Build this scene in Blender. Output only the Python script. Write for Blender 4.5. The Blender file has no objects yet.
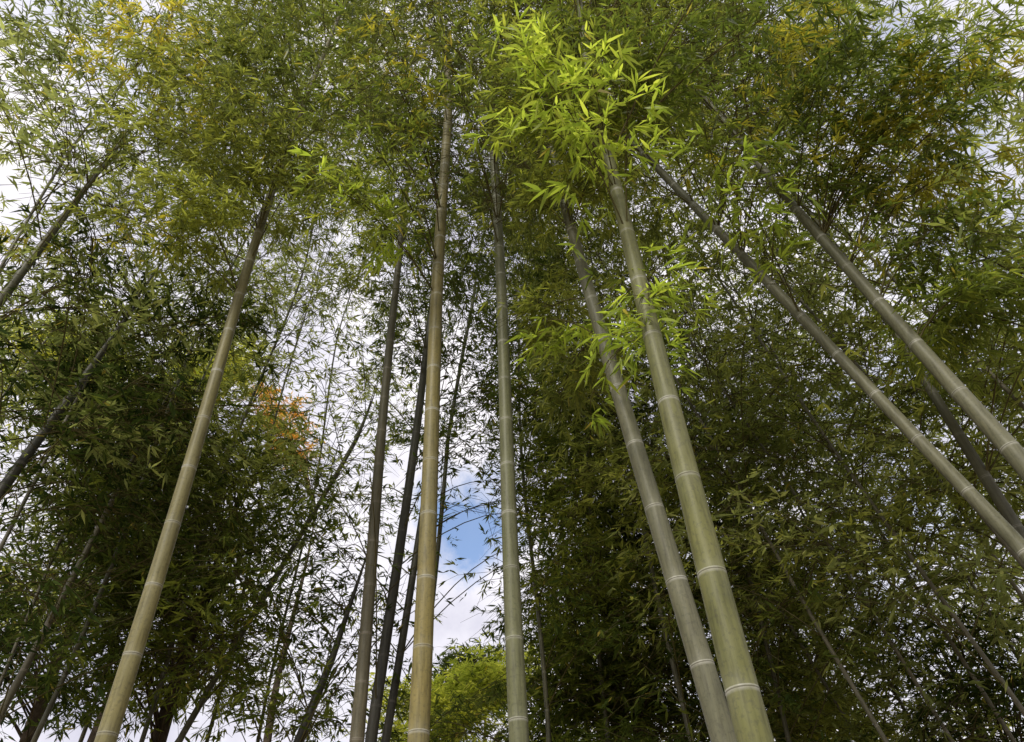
import bpy, math, numpy as np
from mathutils import Vector, Matrix
rng = np.random.default_rng(7)
S = bpy.context.scene; COL = S.collection
# ---------------------------------------------------------------- camera
F = 740.0; EL = math.radians(44); RO = math.radians(-3.5)
CAM = np.array([0, 0, 1.6])
r0 = np.array([1, 0, 0.]); u0 = np.array([0, -math.sin(EL), math.cos(EL)]); fw = np.array([0, math.cos(EL), math.sin(EL)])
RT = math.cos(RO)*r0 + math.sin(RO)*u0; UP = -math.sin(RO)*r0 + math.cos(RO)*u0
cd = bpy.data.cameras.new('camera'); cam = bpy.data.objects.new('camera', cd); COL.objects.link(cam)
cd.sensor_width = 36; cd.lens = F/1024*36; cd.clip_end = 3000; cd.clip_start = 0.05
cam.matrix_world = Matrix(((RT[0], UP[0], -fw[0], CAM[0]), (RT[1], UP[1], -fw[1], CAM[1]), (RT[2], UP[2], -fw[2], CAM[2]), (0, 0, 0, 1)))
S.camera = cam
def ray(px, py): return fw + RT*(px-512)/F + UP*(371-py)/F
def at(px, py, d):
    r = ray(px, py); return CAM + r*d/math.hypot(r[0], r[1])
def proj(P):
    q = P-CAM; t = q@fw; t = np.where(t > .05, t, .05)
    return 512+F*(q@RT)/t, 371-F*(q@UP)/t, np.where(q@fw > .1, t, -1)
def nrm(v): return v/np.maximum(np.linalg.norm(v, axis=-1, keepdims=True), 1e-9)
# ---------------------------------------------------------------- materials
def newmat(n):
    m = bpy.data.materials.new(n); m.use_nodes = True; t = m.node_tree; t.nodes.clear(); return m, t
def ramp(t, stops, fac):
    c = t.nodes.new('ShaderNodeValToRGB'); e = c.color_ramp.elements
    while len(e) < len(stops): e.new(.5)
    for k, (p, col) in enumerate(stops): e[k].position = p; e[k].color = (*col, 1)
    t.links.new(fac, c.inputs[0]); return c.outputs[0]
def mixc(t, f, a, b, mode='MIX'):
    m = t.nodes.new('ShaderNodeMix'); m.data_type = 'RGBA'; m.blend_type = mode
    for s, v in ((m.inputs[0], f), (m.inputs[6], a), (m.inputs[7], b)):
        if isinstance(v, (int, float)): s.default_value = v
        elif isinstance(v, tuple): s.default_value = (*v, 1)
        else: t.links.new(v, s)
    return m.outputs[2]
def noise(t, scale, detail=3, vec=None, rough=.55):
    n = t.nodes.new('ShaderNodeTexNoise'); n.inputs['Scale'].default_value = scale; n.inputs['Detail'].default_value = detail; n.inputs['Roughness'].default_value = rough
    if vec is not None: t.links.new(vec, n.inputs['Vector'])
    return n.outputs[0]
def math_(t, op, a, b=0., clamp=False):
    m = t.nodes.new('ShaderNodeMath'); m.operation = op; m.use_clamp = clamp
    for s, v in ((m.inputs[0], a), (m.inputs[1], b)):
        if isinstance(v, (int, float)): s.default_value = v
        else: t.links.new(v, s)
    return m.outputs[0]
def leaf_mat(name, dark, mid, light, trans, tmix=.45, odd=(.32, .27, .06), gloss=False):
    m, t = newmat(name); a = t.nodes.new('ShaderNodeAttribute'); a.attribute_name = 'tint'
    c = ramp(t, [(0, dark), (.5, mid), (.94, light), (1., odd)], a.outputs['Fac'])
    if gloss:
        p = t.nodes.new('ShaderNodeBsdfPrincipled'); t.links.new(c, p.inputs['Base Color']); p.inputs['Roughness'].default_value = .45
        p.inputs['Specular IOR Level'].default_value = .35
    else:
        p = t.nodes.new('ShaderNodeBsdfDiffuse'); t.links.new(c, p.inputs[0])
    tr = t.nodes.new('ShaderNodeBsdfTranslucent'); t.links.new(mixc(t, 1., c, trans, 'MULTIPLY'), tr.inputs[0])
    mx = t.nodes.new('ShaderNodeMixShader'); mx.inputs[0].default_value = tmix
    t.links.new(p.outputs[0], mx.inputs[1]); t.links.new(tr.outputs[0], mx.inputs[2])
    o = t.nodes.new('ShaderNodeOutputMaterial'); t.links.new(mx.outputs[0], o.inputs[0]); return m
LM = {
 'bright': leaf_mat('bright_bamboo_leaf', (.075, .105, .02), (.15, .185, .033), (.34, .37, .06), (2.2, 2.2, 1.5), .5, gloss=True),
 'lime': leaf_mat('lime_bamboo_leaf', (.17, .23, .035), (.28, .36, .05), (.44, .50, .08), (2.0, 2.0, 1.4), .5, gloss=True),
 'mid': leaf_mat('green_bamboo_leaf', (.06, .08, .02), (.12, .142, .033), (.25, .27, .05), (2.1, 2.1, 1.5), .48, gloss=True),
 'gold': leaf_mat('golden_bamboo_leaf', (.22, .22, .03), (.36, .34, .045), (.5, .46, .06), (1.9, 1.8, 1.2), .5, gloss=True),
 'far_green': leaf_mat('far_green_bamboo_leaf', (.07, .095, .026), (.135, .16, .04), (.27, .29, .07), (2.1, 2.1, 1.5), .48),
 'olive': leaf_mat('olive_bamboo_leaf', (.14, .165, .05), (.24, .27, .075), (.40, .42, .10), (1.9, 1.9, 1.3), .48),
 'grey': leaf_mat('pale_bamboo_leaf', (.13, .155, .055), (.22, .25, .09), (.36, .38, .13), (1.95, 2.0, 1.5), .48),
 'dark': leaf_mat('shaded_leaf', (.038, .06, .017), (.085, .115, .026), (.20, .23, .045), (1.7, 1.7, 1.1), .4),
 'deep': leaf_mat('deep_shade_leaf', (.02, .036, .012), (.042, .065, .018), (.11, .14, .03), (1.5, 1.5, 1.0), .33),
 'yellow': leaf_mat('yellow_green_leaf', (.26, .31, .05), (.42, .45, .08), (.6, .6, .12), (1.6, 1.6, 1.0), .5, (.5, .4, .05)),
 'orange': leaf_mat('orange_leaf', (.75, .42, .08), (.85, .54, .11), (.9, .66, .16), (1.1, 1.1, 1.), .5, (.8, .6, .15)),
}
def culm_mat(name, a, b, wax=(.46, .46, .40), blotch=.4):
    m, t = newmat(name); tc = t.nodes.new('ShaderNodeTexCoord'); mp = t.nodes.new('ShaderNodeMapping')
    mp.inputs['Scale'].default_value = (1, 1, .10); t.links.new(tc.outputs['Object'], mp.inputs[0])
    streak = noise(t, 70, 4, mp.outputs[0]); big = noise(t, 2.2, 5, tc.outputs['Object'], .6); fine = noise(t, 60, 4, tc.outputs['Object'], .7)
    c = mixc(t, ramp(t, [(.38, (0, 0, 0)), (.62, (1, 1, 1))], big), a, b)
    c = mixc(t, .6, c, ramp(t, [(.3, (.45, .43, .38)), (.5, (1, 1, 1)), (.75, (1.35, 1.33, 1.3))], streak), 'MULTIPLY')
    pm = noise(t, 14, 5, mp.outputs[0], .7)
    c = mixc(t, ramp(t, [(.50, (0, 0, 0)), (.75, (.4, .4, .4))], pm), c, (.19, .185, .135))
    sp = ramp(t, [(.52, (0, 0, 0)), (.65, (1, 1, 1))], fine)
    c = mixc(t, math_(t, 'MULTIPLY', sp, blotch), c, (.055, .055, .038))
    at1 = t.nodes.new('ShaderNodeAttribute'); at1.attribute_name = 'wax'
    at2 = t.nodes.new('ShaderNodeAttribute'); at2.attribute_name = 'scar'
    at3 = t.nodes.new('ShaderNodeAttribute'); at3.attribute_name = 'height_tone'
    c = mixc(t, math_(t, 'MULTIPLY', at3.outputs['Fac'], .4, True), c, (.09, .095, .058))  # dull grey green mixed in, stronger higher up the culm
    wx = math_(t, 'MULTIPLY', at1.outputs['Fac'], ramp(t, [(.25, (.25, .25, .25)), (.6, (1, 1, 1))], noise(t, 25, 3, tc.outputs['Object'])), True)
    c = mixc(t, wx, c, wax); c = mixc(t, math_(t, 'MULTIPLY', at2.outputs['Fac'], .6, True), c, (.05, .04, .025))
    p = t.nodes.new('ShaderNodeBsdfPrincipled'); t.links.new(c, p.inputs['Base Color']); p.inputs['Roughness'].default_value = .5
    p.inputs['Specular IOR Level'].default_value = .25
    bp = t.nodes.new('ShaderNodeBump'); bp.inputs['Strength'].default_value = .2; bp.inputs['Distance'].default_value = .003
    t.links.new(streak, bp.inputs['Height']); t.links.new(bp.outputs[0], p.inputs['Normal'])
    o = t.nodes.new('ShaderNodeOutputMaterial'); t.links.new(p.outputs[0], o.inputs[0]); return m
CM = {
 'tan': culm_mat('tan_culm', (.215, .19, .08), (.175, .158, .07)),
 'gold': culm_mat('golden_culm', (.225, .185, .065), (.18, .155, .063)),
 'greygreen': culm_mat('grey_green_culm', (.145, .15, .075), (.12, .125, .065)),
 'grey': culm_mat('grey_culm', (.145, .142, .085), (.115, .115, .07)),
 'green': culm_mat('green_culm', (.155, .155, .052), (.12, .125, .046)),
 'brown': culm_mat('weathered_culm', (.14, .122, .077), (.10, .09, .058), (.32, .29, .24)),
 'black': culm_mat('dark_culm', (.045, .042, .035), (.028, .026, .024), (.13, .12, .11), .8),
 'far': culm_mat('far_culm', (.10, .094, .055), (.07, .069, .045), (.22, .22, .18)),
 'slim': culm_mat('slim_culm', (.17, .155, .11), (.115, .108, .075), (.26, .25, .22)),
}
def plain(name, a, b, sc):
    m, t = newmat(name); tc = t.nodes.new('ShaderNodeTexCoord')
    c = ramp(t, [(.35, a), (.65, b)], noise(t, sc, 3, tc.outputs['Object'], .7))
    p = t.nodes.new('ShaderNodeBsdfDiffuse'); t.links.new(c, p.inputs[0])
    o = t.nodes.new('ShaderNodeOutputMaterial'); t.links.new(p.outputs[0], o.inputs[0]); return m
BR = plain('branch_bark', (.07, .06, .03), (.13, .12, .055), 8); TR = plain('tree_bark', (.05, .04, .03), (.10, .08, .06), 12)
# ---------------------------------------------------------------- meshes
def mesh_obj(name, V, faces_flat, sizes, mat, parent, smooth=True, attrs=None, loc=None):
    V = np.asarray(V, np.float32)
    if loc is not None: V = V-np.asarray(loc, np.float32)
    me = bpy.data.meshes.new(name); me.vertices.add(len(V)); me.vertices.foreach_set('co', V.ravel())
    ff = np.asarray(faces_flat, np.int32); sz = np.asarray(sizes, np.int32)
    me.loops.add(len(ff)); me.loops.foreach_set('vertex_index', ff)
    me.polygons.add(len(sz)); me.polygons.foreach_set('loop_start', np.concatenate(([0], np.cumsum(sz)[:-1])).astype(np.int32))
    me.polygons.foreach_set('loop_total', sz)
    me.polygons.foreach_set('use_smooth', np.full(len(sz), smooth))
    if attrs:
        for k, v in attrs.items():
            a = me.attributes.new(k, 'FLOAT', 'POINT'); a.data.foreach_set('value', np.asarray(v, np.float32))
    me.update(calc_edges=True); me.materials.append(mat)
    o = bpy.data.objects.new(name, me); COL.objects.link(o)
    if parent is not None: o.parent = parent
    return o
def tubes(paths, radii, n=5):
    V = []; Fc = []; base = 0
    ang = np.arange(n)*2*np.pi/n
    for P, R in zip(paths, radii):
        P = np.asarray(P); k = len(P); T = nrm(np.gradient(P, axis=0))
        ref = np.array([0, 0, 1.]) if abs(T[0][2]) < .8 else np.array([1., 0, 0])
        A = nrm(np.cross(T, ref)); B = np.cross(T, A)
        ring = P[:, None]+(A[:, None]*np.cos(ang)[None, :, None]+B[:, None]*np.sin(ang)[None, :, None])*np.asarray(R)[:, None, None]
        V.append(ring.reshape(-1, 3))
        i = np.arange(k-1)[:, None]*n; j = np.arange(n)[None]; j2 = (j+1) % n
        Fc.append((np.stack([i+j, i+j2, i+n+j2, i+n+j], -1).reshape(-1, 4)+base).ravel()); base += k*n
    V = np.concatenate(V); Fc = np.concatenate(Fc); return V, Fc, np.full(len(Fc)//4, 4)
def leaves_mesh(name, fp, fd, L, mat, parent, rich, loc, nl=5, aspect=.15):
    N = len(fp)
    if N == 0: return None
    z = np.array([0, 0, 1.])
    side = nrm(np.cross(fd, z)+rng.normal(0, .25, (N, 3)))
    a = np.linspace(-1, 1, nl)[None]*math.radians(58)+rng.normal(0, .18, (N, nl))
    d = fd[:, None]*np.cos(a)[..., None]+side[:, None]*np.sin(a)[..., None]
    d = d+rng.normal(0, .16, (N, nl, 3)); d[..., 2] -= rng.uniform(.05, .5, (N, nl)); d = nrm(d).reshape(-1, 3)
    ln = (L[:, None]*rng.uniform(.5, 1.2, (N, nl))).reshape(-1, 1)
    b = (fp[:, None]-fd[:, None]*(rng.uniform(0, .45, (N, nl))*L[:, None])[..., None]).reshape(-1, 3)
    up = nrm(z+rng.normal(0, .55, d.shape)); w = nrm(np.cross(d, up))*ln*aspect*.5; nn = np.cross(w, d); nn = nrm(nn)
    M = len(b)
    x = fp*1.1; lf = (np.sin(x[:, 0]*1.7+1.3*np.sin(x[:, 1]))+np.sin(x[:, 1]*1.9+x[:, 2]*1.1)+np.sin(x[:, 2]*2.3+x[:, 0]))/6
    tint = .43+1.0*lf[:, None]+rng.normal(0, .2, (N, nl))+rng.normal(0, .1, (N, 1)); tint = np.clip(tint, 0, .93)
    tint = np.where(rng.random((N, nl)) < .008, 1., tint).ravel()
    if rich:
        dr = np.array([0, 0, -1.])*ln
        v = np.stack([b, b+d*ln*.3+w+nn*ln*.01, b+d*ln*.3-w+nn*ln*.01, b+d*ln*.68+w*.7+dr*.05, b+d*ln*.68-w*.7+dr*.05, b+d*ln+dr*.16], 1)
        f = np.array([0, 2, 1, 1, 2, 4, 3, 3, 4, 5]); sz = np.tile([3, 4, 3], M)
        FF = (f[None]+np.arange(M)[:, None]*6).ravel(); tt = np.repeat(tint, 6)
    else:
        v = np.stack([b, b+d*ln*.38+w, b+d*ln, b+d*ln*.38-w], 1); f = np.arange(4)
        FF = (f[None]+np.arange(M)[:, None]*4).ravel(); sz = np.full(M, 4); tt = np.repeat(tint, 4)
    return mesh_obj(name, v.reshape(-1, 3), FF, sz, mat, parent, False, {'tint': tt}, loc)
# ---------------------------------------------------------------- how dense the foliage is, by direction
Dm = np.array([
[.55,.6,.85,.9,.9,.9,.94,.96,.97,.97,.95,.93,.9,.82,.68,.6],
[.5,.6,.83,.9,.9,.85,.92,.95,.97,.97,.96,.9,.86,.82,.76,.76],
[.58,.72,.86,.92,.86,.81,.9,.92,.95,.95,.88,.82,.78,.74,.78,.82],
[.6,.7,.82,.84,.82,.77,.86,.87,.92,.9,.8,.68,.7,.75,.84,.88],
[.62,.72,.77,.77,.68,.6,.78,.82,.95,.9,.8,.65,.8,.84,.89,.91],
[.72,.87,.9,.8,.45,.4,.66,.76,.96,.95,.9,.83,.84,.87,.9,.9],
[.85,.98,.98,.8,.45,.42,.58,.68,.96,1,.96,.93,.9,.85,.9,.9],
[.65,.97,1,1,.92,.38,.36,.42,.92,1,1,.96,.92,.9,.88,.9],
[.75,.97,1,1,.9,.48,.25,.15,.88,1,1,.98,.94,.9,.88,.88],
[.93,.96,.98,.97,.72,.42,.25,.2,.9,1,1,.98,.95,.88,.88,.88],
[.85,.86,.9,.88,.52,.42,.3,.45,.96,1,1,1,.95,.9,.9,.9],
[.6,.75,.75,.78,.5,.48,.7,.85,1,1,1,1,.97,.95,.93,.9]])
TAU = -np.log(1-np.minimum(Dm, .98))*1.75
TAU[:, :] *= np.where(Dm < .5, .65, np.where(Dm < .65, .85, 1.))
def cell(px, py): return np.clip((py/742*12).astype(int), 0, 11), np.clip((px/1024*16).astype(int), 0, 15)
def bilin(G, px, py):
    gx = np.clip(px/64-.5, 0, 14.999); gy = np.clip(py/(742/12)-.5, 0, 10.999); ix = gx.astype(int); iy = gy.astype(int); fx = gx-ix; fy = gy-iy
    return (G[iy, ix]*(1-fx)+G[iy, ix+1]*fx)*(1-fy)+(G[iy+1, ix]*(1-fx)+G[iy+1, ix+1]*fx)*fy
# ---------------------------------------------------------------- plants
PL = []
class Plant: pass
def culm_line(b, t, db, dt, wb, wt, H):
    B = at(*b, db); T = at(*t, dt); p = Plant()
    _, _, tb = proj(B[None]); _, _, tt = proj(T[None])
    p.B, p.T, p.rb, p.rt, p.H = B, T, wb*tb[0]/F/2*.82, wt*tt[0]/F/2*.85, H
    return p
def center(p, z):
    z = np.atleast_1d(np.asarray(z, float)); s = (z-p.B[2])/(p.T[2]-p.B[2])
    C = p.B[None]+(p.T-p.B)[None]*s[:, None]; C[:, 2] = z
    lean = (p.T-p.B)[:2]/(p.T[2]-p.B[2])
    below = np.minimum(z-p.B[2], 0); C[:, :2] -= lean[None]*(below*.5)[:, None]
    k = np.maximum(z-p.T[2], 0); C[:, :2] -= lean[None]*(k*.25)[:, None]
    C[:, :2] += p.nod[None]*((k/6)**2)[:, None]
    C[:, 0] += p.wob*np.sin(z*1.1+p.ph); C[:, 1] += p.wob*np.cos(z*.9+p.ph)
    return C
def rad(p, z):
    z = np.asarray(z, float); s = (z-p.B[2])/(p.T[2]-p.B[2]); r = p.rb+(p.rt-p.rb)*s
    r = np.minimum(r, p.rb*1.12); hi = z > p.T[2]
    r = np.where(hi, p.rt*np.maximum(1-(z-p.T[2])/(p.H-p.T[2]), .03)**.8, r); return np.maximum(r, .004)
def build_culm(p, parent, mat, seg, s0):
    nodes = [.12]
    while nodes[-1] < p.H-.3:
        z = nodes[-1]; nodes.append(z+min(.2+.09*z, s0)*(1 if z < .6*p.H else .8)*rng.uniform(.93, 1.07))
    zs, sc, wx, sr = [0.], [1.1], [0.], [0.]
    for z in nodes:
        q = rng.uniform(.5, 1.)
        for dz, k, w, s in ((-.12, 1, .0, 0), (-.015, 1., .05, 0), (-.007, .998, .6, 0), (-.0035, 1.005, 1., 0), (-.0015, 1.018, .4, 1.), (.0015, 1.024, .8, .3), (.004, 1.012, .9, 0), (.007, 1., .1, 0), (.06, 1, 0, 0)):
            if z+dz > zs[-1]+.0009: zs.append(z+dz); sc.append(k); wx.append(w*q); sr.append(s)
    zs.append(p.H); sc.append(1); wx.append(0); sr.append(0)
    C = center(p, zs); R = rad(p, zs)*np.array(sc)
    V, Ff, sz = tubes([C], [R], seg)
    height_tone = np.clip((np.array(zs)-3.2)/4.5, 0, 1)
    mesh_obj('culm', V, Ff, sz, CM[mat], parent, True, {'wax': np.repeat(wx, seg), 'scar': np.repeat(sr, seg), 'height_tone': np.repeat(height_tone, seg)}, p.loc)
    p.nodes = np.array(nodes)
def bez(a, c, b, n=8):
    t = np.linspace(0, 1, n)[:, None]; return (1-t)**2*a+2*t*(1-t)*c+t*t*b
def make_branch(p, end, zdrop=None, ntw=12, nf=6, tw=.5, leaf=.13, mat='mid', thick=.007):
    end = np.asarray(end, float); hd = np.hypot(*(end[:2]-center(p, end[2])[0][:2]))
    zs = end[2]-(hd*.55 if zdrop is None else zdrop); zs = min(max(zs, .8), p.H-.3)
    if hasattr(p, 'nodes'): zs = p.nodes[np.argmin(abs(p.nodes-zs))]
    a = center(p, zs)[0]; c = (a+end)/2+np.array([0, 0, .28*hd+.05]); P = bez(a, c, end)
    s = rng.uniform(.22, 1, ntw)**.8; s = np.minimum(s, .999); i = s*7; i0 = i.astype(int); fr = (i-i0)[:, None]
    O = P[i0]*(1-fr)+P[np.minimum(i0+1, 7)]*fr; T = nrm(P[np.minimum(i0+1, 7)]-P[i0]+1e-6)
    az = rng.uniform(0, 2*np.pi, ntw); h = np.stack([np.cos(az), np.sin(az), rng.uniform(-.45, .45, ntw)], 1)
    D = nrm(T*.55+h); l = rng.uniform(.5, 1.15, ntw)*tw
    dn = np.array([0, 0, -1.])
    u = rng.uniform(.2, 1, (ntw, nf)); u[:, 0] = 1
    fp = O[:, None]+D[:, None]*(l[:, None]*u)[..., None]+dn*(.4*l[:, None]*u*u)[..., None]+rng.normal(0, .045, (ntw, nf, 3))
    fd = nrm(D[:, None]+dn*(.8*u)[..., None]*.5+rng.normal(0, .45, (ntw, nf, 3)))
    uu = np.linspace(0, 1, 4)
    b = Plant(); b.tw = [O[j]+D[j]*l[j]*uu[:, None]+dn*(.4*l[j]*uu*uu)[:, None] for j in range(ntw)]
    b.P = P; b.fp = fp.reshape(-1, 3); b.fd = fd.reshape(-1, 3); b.leaf = leaf; b.mat = mat; b.thick = thick; b.front = False
    b.L = np.full(len(b.fp), leaf)*rng.uniform(.85, 1.1, len(b.fp)); p.br.append(b); return b
def start(p, name, label, cat, group, cm, near, seg=14, s0=.37, nod=None, wob=.01, culm='culm'):
    p.wob = wob; p.ph = rng.uniform(0, 6); az = rng.uniform(0, 6.28)
    p.nod = np.array([math.cos(az), math.sin(az)])*.8 if nod is None else np.array(nod, float)
    p.near = near; p.br = []; p.loc = center(p, 0)[0]
    e = bpy.data.objects.new(name, None); COL.objects.link(e); e.location = p.loc; e['label'] = label; e['category'] = cat
    if group: e['group'] = group
    p.e = e
    if culm == 'culm': build_culm(p, e, cm, seg, s0)
    else:
        zs = np.linspace(0, p.H, 16); R = rad(p, zs)*(1+.5*np.exp(-zs*2.)); V, Ff, sz = tubes([center(p, zs)], [R], 12)
        mesh_obj('trunk', V, Ff, sz, TR, e, True, None, p.loc)
    PL.append(p); return p
def auto(p, n, z0, z1, len0, len1, **kw):
    for k in range(n):
        z = z0+(z1-z0)*(k+rng.uniform(0, 1))/n; az = rng.uniform(0, 2*np.pi); f = (z-z0)/(z1-z0)
        l = rng.uniform(len0, len1)*(1-.4*f); c = center(p, min(z, p.H-.1))[0]
        make_branch(p, c+np.array([math.cos(az)*l, math.sin(az)*l, rng.uniform(.1, .5)*l]), **kw)
G1 = 'thick pale bamboos in the foreground'
MAIN = [
 ((103,742),(272,195),3.9,3.9,25,9,13.5,'tan','pale tan bamboo leaning right, standing alone at the left of the photo',7.3),
 ((355,742),(400,240),5.2,5.2,18,7,14,'brown','brownish grey thinner bamboo just left of the two black ones',8.5),
 ((416,742),(447,120),3.5,3.5,27,10,14,'gold','golden tan straight bamboo right of the black ones, reaching highest in the centre',7.8),
 ((521,742),(494,160),3.6,3.6,25,9,13.5,'greygreen','grey green bamboo in the centre standing right of the golden one',7.6),
 ((723,742),(565,205),3.0,3.0,33,11,13,'grey','grey blotched bamboo leaning left, close behind the thickest green one',6.4),
 ((758,742),(605,150),2.35,2.35,44,13,12,'green','thickest green bamboo, nearest to the viewer, right of the centre',5.8),
 ((1024,548),(635,145),3.7,3.7,19,8,12,'grey','long bamboo slanting up left from the right edge, lower of the two slanting ones',6.8),
 ((1024,463),(785,197),3.6,3.6,24,10,12,'grey','bamboo slanting from the right edge, upper and thicker of the two slanting ones',6.4)]
MP = []
for (b, t, db, dt, wb, wt, H, cm, lab, z0) in MAIN:
    p = culm_line(b, t, db, dt, wb, wt, H); start(p, 'bamboo_plant', lab, 'bamboo', G1, cm, True, 20); MP.append(p)
    auto(p, 38, z0, H, 1.0, 2.1, ntw=25, nf=10, tw=.6, leaf=.092, mat='mid' if cm != 'green' else 'bright')
NEAR = {
 5: [(505,50,4.8),(545,110,4.6),(560,20,4.8),(610,50,4.6),(590,100,4.5),(500,110,4.8),(690,40,4.6),(650,100,4.7),(655,290,4.0),(660,310,4.1),(540,60,4.6)],
 6: [(700,110,5.0),(760,50,4.9),(740,150,5.2),(640,60,5.2),(800,90,4.9),(790,170,4.9)],
 7: [(830,60,4.8),(890,40,4.7),(850,170,4.9),(960,110,4.4),(930,50,4.6),(920,230,4.6),(990,200,4.3),(1000,290,4.3),(820,120,4.9),(990,40,4.5),(950,330,4.6)],
 4: [(560,170,5.1),(520,190,5.2),(470,130,5.3),(600,160,5.0),(530,330,5.3),(560,400,5.2)],
 3: [(490,80,5.8),(450,60,5.8),(540,50,5.7),(470,150,5.8)],
 2: [(420,80,5.6),(380,40,5.4),(345,110,5.3),(330,180,5.1),(400,150,5.4),(300,60,5.5)],
 0: [(270,140,5.8),(215,90,5.6),(180,180,5.3),(300,170,5.6),(290,120,5.6),(310,80,5.4),(120,120,5.6),(240,40,5.9),(160,50,5.8),(100,210,5.4)]}
for k, lst in NEAR.items():
    for (x, y, t) in lst:
        sm = 270 < y < 320 and k == 5
        make_branch(MP[k], CAM+ray(x, y)*t, zdrop=.5, ntw=9 if sm else 27, nf=5 if sm else 10, tw=.3 if sm else .45, leaf=.096, mat='bright' if k in (5, 6, 7, 2) else 'mid')
# sprigs that do cross in front of the two right-centre culms, and lime sprays hanging under the canopy
for x, y, t in ((648,283,3.4),(642,335,3.4),(612,335,3.8),(662,300,3.6),(590,400,4.0),(660,385,3.5)):
    b = make_branch(MP[5], CAM+ray(x, y)*t, zdrop=.15, ntw=5, nf=4, tw=.20, leaf=.095, mat='lime', thick=.004); b.front = True
for k, x, y, t in ((5,520,45,3.9),(5,560,95,3.7),(5,590,60,3.8),(5,500,95,4.2),(5,630,95,3.8),(6,710,150,4.3),(6,745,185,4.4),(5,545,20,4.0),(2,318,178,4.9),(4,540,320,4.6)):
    b = make_branch(MP[k], CAM+ray(x, y)*t, zdrop=.4, ntw=7, nf=4, tw=.32, leaf=.12, mat='lime', thick=.005); b.front = True
for k, x, y, t in ((0,125,25,6.4),(0,95,60,6.2),(2,385,12,5.4),(2,375,40,5.4),(6,800,15,5.0),(7,1000,80,4.6),(7,1010,150,4.5),(7,900,120,4.8),(6,810,40,4.9),
                   (7,860,90,4.8),(7,940,170,4.8),(0,30,250,6.),(7,960,60,4.7),(0,150,15,6.)):
    make_branch(MP[k], CAM+ray(x, y)*t, zdrop=.5, ntw=14, nf=7, tw=.42, leaf=.10, mat='gold')
OTH = [
 ((372,742),(437,275),5.6,5.6,15,7,13,'black','black bamboo, taller and thicker of the two black ones beside the golden one','dark'),
 ((384,742),(430,470),6.2,6.2,11,7,10,'black','black bamboo, thinner one just left of the golden bamboo','dark'),
 ((-60,385),(62,222),5.0,5.0,14,8,8.9,'far','grey bamboo slanting in at the left edge, highest of those at that edge','grey'),
 ((-60,575),(85,380),5.2,5.2,16,9,6.9,'black','dark bamboo slanting in at the left edge below the grey one','deep'),
 ((3,705),(110,505),6.5,6.5,9,6,7.0,'brown','thin brown bamboo slanting right in the lower left corner','dark'),
 ((180,742),(355,440),7.0,7.5,8,5,8.6,'far','thin slanting bamboo crossing the sky gap right of the lone tan bamboo','grey'),
 ((297,742),(332,655),6.5,6.5,12,8,5.6,'black','dark short bamboo at the bottom, left of the brownish grey one','dark'),
 ((1060,600),(915,365),5.0,5.0,17,10,10,'far','dull green bamboo behind the two slanting ones at the right edge','olive'),
 ((448,440),(473,300),8.5,8.5,5,4,13,'far','thin distant bamboo seen between the golden and the centre grey green ones','far_green')]
for (b, t, db, dt, wb, wt, H, cm, lab, lm) in OTH:
    p = culm_line(b, t, db, dt, wb, wt, H); start(p, 'bamboo_plant', lab, 'bamboo', 'single bamboos behind the thick foreground ones', cm, False, 12)
    auto(p, 28, 4.3 if H > 8 else 3.3, H, .8, 1.8, ntw=22, nf=9, tw=.6, leaf=.11, mat=lm)
def bgp(px, d, lean, H, w, cm, lab, grp, lm, n, z0, leaf=.112, l1=2.0):
    B = at(px, 742, d); p = Plant(); p.B = B; p.T = B+np.array([lean[0], lean[1], 1])*6; p.rb = w/2; p.rt = w*.32; p.H = H
    start(p, 'bamboo_plant', lab, 'bamboo', grp, cm, False, 8, .33, wob=.04)
    auto(p, n, z0, H, .9, l1, ntw=24, nf=10, tw=.75, leaf=leaf, mat=lm); return p
ordn = ['first', 'second', 'third', 'fourth', 'fifth', 'sixth', 'seventh', 'eighth', 'ninth', 'tenth', 'eleventh', 'twelfth', 'thirteenth', 'fourteenth']
LX = [(-330,5.0),(-220,6.5),(-120,5.8),(-30,7.5),(30,6.8),(75,8.5),(135,7.2),(205,8.6),(262,9.5)]
for k, (x, d) in enumerate(LX):
    bgp(x, d, (rng.uniform(-.02, .08), rng.uniform(-.05, .05)), rng.uniform(12.5, 15.5), .030 if k < 4 else .042, 'slim' if k < 4 else 'far', 'slim bamboo in the shaded left background, %s from the left at its foot' % ordn[k], 'slim bamboos in the left background', ['grey', 'far_green', 'olive'][k % 3], 34, 4.8)
CX = [(545,7.0),(575,9),(610,7.5),(650,8.5),(690,6.5),(790,7.2),(820,9)]
for k, (x, d) in enumerate(CX):
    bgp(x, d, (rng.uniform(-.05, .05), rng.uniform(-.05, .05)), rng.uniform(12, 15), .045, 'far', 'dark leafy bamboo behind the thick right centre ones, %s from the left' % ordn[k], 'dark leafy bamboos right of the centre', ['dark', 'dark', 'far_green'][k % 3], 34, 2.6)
RX = [(860,7.6),(890,6.2),(925,8),(955,6.8),(985,9),(1010,7),(1040,6.0),(1075,8),(1120,6.4),(1180,5.6),(1260,6.4),(1370,5.5),(1500,6.5),(1650,5)]
for k, (x, d) in enumerate(RX):
    bgp(x, d, (rng.uniform(-.24, -.10), rng.uniform(-.05, .05)), rng.uniform(10.5, 13.5), .034, 'slim', 'slim bamboo leaning left in the lower right thicket, %s from the left' % ordn[k], 'slim leaning bamboos in the lower right thicket', 'olive' if k % 2 else 'grey', 34, 4.2 if k % 2 else 3.2)
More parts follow.
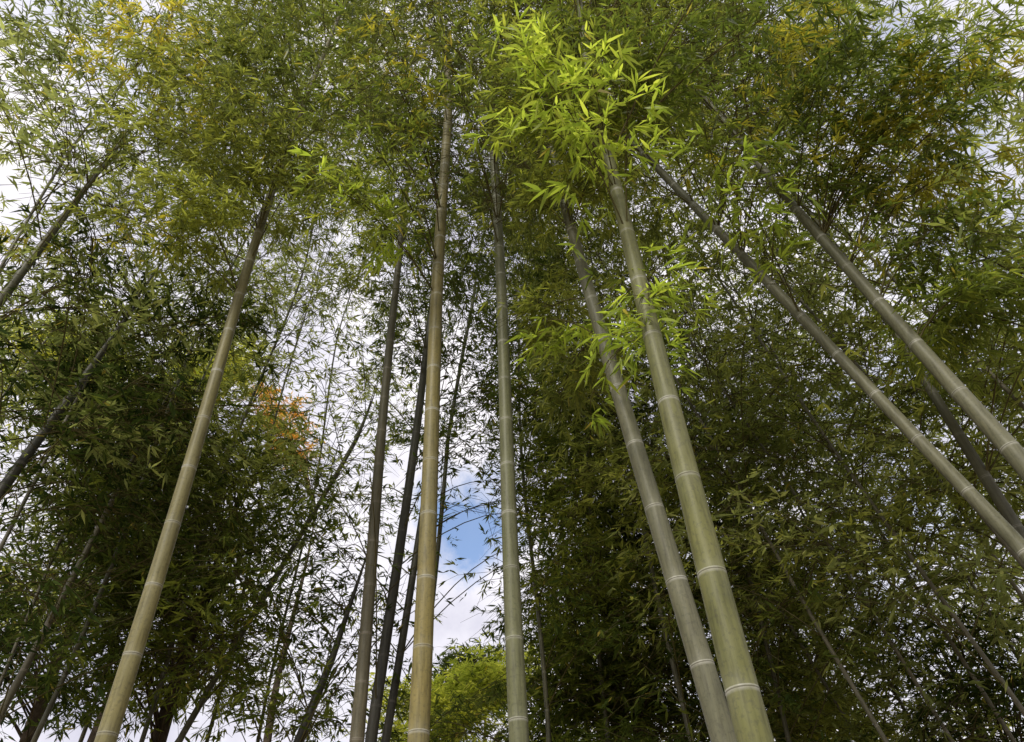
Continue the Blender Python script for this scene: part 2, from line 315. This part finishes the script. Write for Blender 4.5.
def tree(px, py, d, H, label, lm, clumps, name='broadleaf_tree', leaf=.17, w=.26, grp=None, ntw=26, nf=9, tw=.85):
    B = at(px, py, d); p = Plant(); p.B = B.copy(); p.B[2] = 0.; p.T = p.B+np.array([0, 0, H*.6]); p.rb = w/2; p.rt = w/4; p.H = H
    start(p, name, label, 'tree', grp, None, False, nod=(.2, .1), wob=.05, culm='trunk'); p.tree = True
    for (x, y, dd) in clumps:
        make_branch(p, at(x, y, dd), ntw=ntw, nf=nf, tw=tw, leaf=leaf, mat=lm, thick=.014)
    return p
def cl(n, x0, x1, y0, y1, d0, d1): return [(rng.uniform(x0, x1), rng.uniform(y0, y1), rng.uniform(d0, d1)) for _ in range(n)]
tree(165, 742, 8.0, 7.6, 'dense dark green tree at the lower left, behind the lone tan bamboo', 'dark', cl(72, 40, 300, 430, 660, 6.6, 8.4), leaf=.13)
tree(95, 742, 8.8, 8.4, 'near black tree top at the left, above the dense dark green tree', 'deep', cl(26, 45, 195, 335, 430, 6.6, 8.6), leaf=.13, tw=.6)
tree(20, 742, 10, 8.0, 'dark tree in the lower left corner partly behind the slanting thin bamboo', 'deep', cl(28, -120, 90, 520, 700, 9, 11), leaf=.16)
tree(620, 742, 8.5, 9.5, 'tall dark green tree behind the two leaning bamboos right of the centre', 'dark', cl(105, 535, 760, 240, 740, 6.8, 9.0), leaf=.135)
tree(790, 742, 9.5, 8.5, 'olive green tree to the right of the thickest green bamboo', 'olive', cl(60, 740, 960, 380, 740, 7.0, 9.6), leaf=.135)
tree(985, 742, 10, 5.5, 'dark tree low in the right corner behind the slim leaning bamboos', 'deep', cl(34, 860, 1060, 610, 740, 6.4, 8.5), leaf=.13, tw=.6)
tree(450, 742, 14, 6.2, 'bright yellow green tree low in the centre gap', 'yellow', cl(16, 385, 440, 680, 780, 12.5, 15)+cl(20, 440, 540, 645, 770, 12.5, 15), leaf=.16, ntw=22)
tree(485, 742, 17, 8.6, 'distant dark conifer in the centre gap above the yellow green tree', 'deep', cl(16, 440, 492, 640, 680, 15.5, 17), name='conifer_tree', leaf=.22)
tree(270, 742, 14, 11, 'orange autumn tree glimpsed right of the lone tan bamboo', 'orange', cl(8, 250, 304, 385, 413, 13.5, 14.5), leaf=.14, ntw=14, tw=.5)
tree(30, 742, 13, 12, 'yellowing tree glimpsed through the leaves at the left edge', 'yellow', cl(16, -10, 70, 310, 390, 12, 14)+cl(8, 205, 250, 340, 380, 12.5, 14), leaf=.16)
# ---------------------------------------------------------------- thin the foliage to the photographed density
def gather(near):
    t = np.zeros((12, 16)); ca = (1024/16)*(742/12)
    for p in PL:
        if p.near != near: continue
        for b in p.br:
            x, y, d = proj(b.fp); ok = (d > 0) & (x > -30) & (x < 1054) & (y > -30) & (y < 772); r, c = cell(x, y)
            inn = ok & (x > 0) & (x < 1024) & (y > 0) & (y < 742)
            if b.mat not in ('yellow', 'orange'):
                np.add.at(t, (r[inn], c[inn]), (5*b.L**2*.16*.55*.62*(F/np.maximum(d, .5))**2/ca)[inn])
            b.cx = (x, y, ok)
    return t
tn = gather(True); rest = gather(False)
pn = np.minimum(1, TAU*.60/np.maximum(tn, .01)); left = np.maximum(TAU-tn*pn, .1); pf = np.minimum(1, left/np.maximum(rest, .01))
SEG = [(b, t, wb*.5+5, wt*.5+6, db) for (b, t, db, dt, wb, wt, *_r) in MAIN]
def infront(x, y, dist):
    m = np.zeros(len(x), bool)
    for (b, t, w0, w1, db) in SEG:
        s = (y-b[1])/(t[1]-b[1]); cx = b[0]+(t[0]-b[0])*s; m |= (s > 0) & (s < 1.02) & (abs(x-cx) < w0+(w1-w0)*s+3) & (dist < db+.3)
    return m
for p in PL:
    P_ = pn if p.near else pf
    for b in p.br:
        x, y, ok = b.cx; pr = np.where(ok, bilin(P_, x, y), .12)  # foliage out of view is kept sparse so more light comes through
        if b.mat in ('yellow', 'orange'): pr = np.ones(len(pr))
        if b.mat == 'gold': pr = np.minimum(1, pr*1.9)
        # foliage grows in clumps with small gaps between them
        q = b.fp*2.1; cg = np.sin(q[:, 0]*1.3+np.sin(q[:, 2]))+np.sin(q[:, 1]*1.5+q[:, 0]*.7)+np.sin(q[:, 2]*1.7+q[:, 1])
        pr = pr*np.clip(1.08+.32*cg, .35, 1.6)
        hd = np.hypot(b.fp[:, 0], b.fp[:, 1]); pr = np.where(infront(x, y, hd), pr*.08, pr)
        if b.front: pr = np.ones(len(pr))
        b.keep = rng.random(len(pr)) < pr
    tree_ = hasattr(p, 'tree')
    if p.near:
        for b in p.br:
            nf = len(b.keep)//len(b.tw)
            if b.keep.sum() < 3: continue
            paths = [b.P]+[q for j, q in enumerate(b.tw) if b.keep[j*nf:(j+1)*nf].any()]
            R = [np.linspace(b.thick, .0025, 8)]+[np.linspace(.0022, .0012, 4)]*(len(paths)-1)
            V, Ff, sz = tubes(paths, R, 3); o = mesh_obj('branch', V, Ff, sz, BR, p.e, True, None, p.loc)
            k = b.keep; leaves_mesh('foliage', b.fp[k], b.fd[k], b.L[k], LM[b.mat], o, True, p.loc)
    else:
        paths = []; R = []
        for b in p.br:
            nf = len(b.keep)//len(b.tw)
            if b.keep.mean() > .05: paths.append(b.P); R.append(np.linspace(b.thick, .003, 8))
            for j, q in enumerate(b.tw):
                if b.keep[j*nf:(j+1)*nf].sum() > 1 and b.keep.mean() > .05: paths.append(q[[0, 2, 3]]); R.append(np.linspace(.003, .0015, 3))
        if paths:
            V, Ff, sz = tubes(paths, R, 3); mesh_obj('limbs' if tree_ else 'branches', V, Ff, sz, TR if tree_ else BR, p.e, True, None, p.loc)
        k = np.concatenate([b.keep for b in p.br]); fp = np.concatenate([b.fp for b in p.br])[k]; fd = np.concatenate([b.fd for b in p.br])[k]; L = np.concatenate([b.L for b in p.br])[k]
        leaves_mesh('crown' if tree_ else 'foliage', fp, fd, L, LM[p.br[0].mat], p.e, False, p.loc, aspect=.19)
# far-off wood behind everything, one mass of leaves
NW = 26000; az = rng.uniform(-1.15, 1.15, NW); rr = rng.uniform(12, 22, NW); zz = rng.uniform(.3, 1, NW)**.8*(9.5+3.5*np.sin(az*9)+2*np.sin(az*23+1))
fp = np.stack([np.sin(az)*rr, np.cos(az)*rr, zz], 1); cn_ = np.sin(fp[:, 0]*1.3+np.sin(fp[:, 2]*1.7))+np.sin(fp[:, 2]*1.5+fp[:, 1]*.9)
x, y, d = proj(fp); r, c = cell(x, y); dens = np.where((x > 0) & (x < 1024), Dm[r, c], .9)
k = (cn_ > -.9) & (dens > .91-.06*(x > 800)) & (rng.random(NW) < dens)
k &= ~((x > 330) & (x < 545))
wo = leaves_mesh('distant_wood', fp[k], nrm(rng.normal(0, 1, (k.sum(), 3))+np.array([0, 0, -.4])), np.full(k.sum(), .22), LM['far_green'], None, False, None, aspect=.25)
wo['kind'] = 'stuff'; wo['label'] = 'olive green mass of far-off woodland behind the bamboos'; wo['category'] = 'woodland'
# ---------------------------------------------------------------- ground
n = 90; xs = np.sign(np.linspace(-1, 1, n))*np.abs(np.linspace(-1, 1, n))**2.5*600
X, Y = np.meshgrid(xs, xs); Z = -.06+.05*np.sin(X*1.3+1)*np.cos(Y*1.1)
i = (np.arange(n-1)[:, None]*n+np.arange(n-1)[None]).ravel()
gf = np.stack([i, i+1, i+n+1, i+n], 1).ravel()
g = mesh_obj('ground', np.stack([X, Y, Z], -1).reshape(-1, 3), gf, np.full(len(i), 4), plain('leaf_litter', (.14, .11, .06), (.30, .24, .15), 14), None)
g['kind'] = 'structure'
# ---------------------------------------------------------------- light
sd = nrm(np.array([-.35, -.85, .80])); el = math.asin(sd[2]); rot = math.atan2(sd[0], sd[1])
sl = bpy.data.lights.new('sun', 'SUN'); sl.energy = 2.8; sl.angle = math.radians(10); sl.color = (1, .94, .80)
so = bpy.data.objects.new('sun', sl); COL.objects.link(so); so.rotation_euler = Vector(sd).to_track_quat('Z', 'Y').to_euler()
W = bpy.data.worlds.new('World'); S.world = W; W.use_nodes = True; t = W.node_tree; t.nodes.clear()
sky = t.nodes.new('ShaderNodeTexSky'); sky.sky_type = 'NISHITA'; sky.sun_disc = False; sky.sun_elevation = el; sky.sun_rotation = rot
tc = t.nodes.new('ShaderNodeTexCoord'); dirv = tc.outputs['Generated']
skyc = mixc(t, 1., sky.outputs[0], (.20, .22, .24), 'MULTIPLY')
cn = noise(t, 4.5, 6, dirv, .6); cloud = ramp(t, [(.3, (.70, .69, .82)), (.48, (.97, .95, 1.04)), (.65, (1.2, 1.15, 1.18))], cn)
d0 = nrm(ray(468, 522)); vm = t.nodes.new('ShaderNodeVectorMath'); vm.operation = 'DISTANCE'; t.links.new(dirv, vm.inputs[0]); vm.inputs[1].default_value = tuple(d0)
dd = math_(t, 'ADD', vm.outputs['Value'], math_(t, 'MULTIPLY', math_(t, 'SUBTRACT', noise(t, 13, 6, dirv, .65), .5), .14))
mk = ramp(t, [(.035, (.1, .1, .1)), (.085, (1, 1, 1))], dd)
mk2 = ramp(t, [(.33, (.6, .6, .6)), (.46, (1, 1, 1))], noise(t, 3.1, 5, dirv))
mask = math_(t, 'MULTIPLY', mk, mk2)
bg = t.nodes.new('ShaderNodeBackground'); bg.inputs[1].default_value = 1.0; t.links.new(mixc(t, mask, skyc, cloud), bg.inputs[0])
ow = t.nodes.new('ShaderNodeOutputWorld'); t.links.new(bg.outputs[0], ow.inputs[0])
S.view_settings.view_transform = 'Standard'; S.view_settings.look = 'None'; S.view_settings.exposure = 0
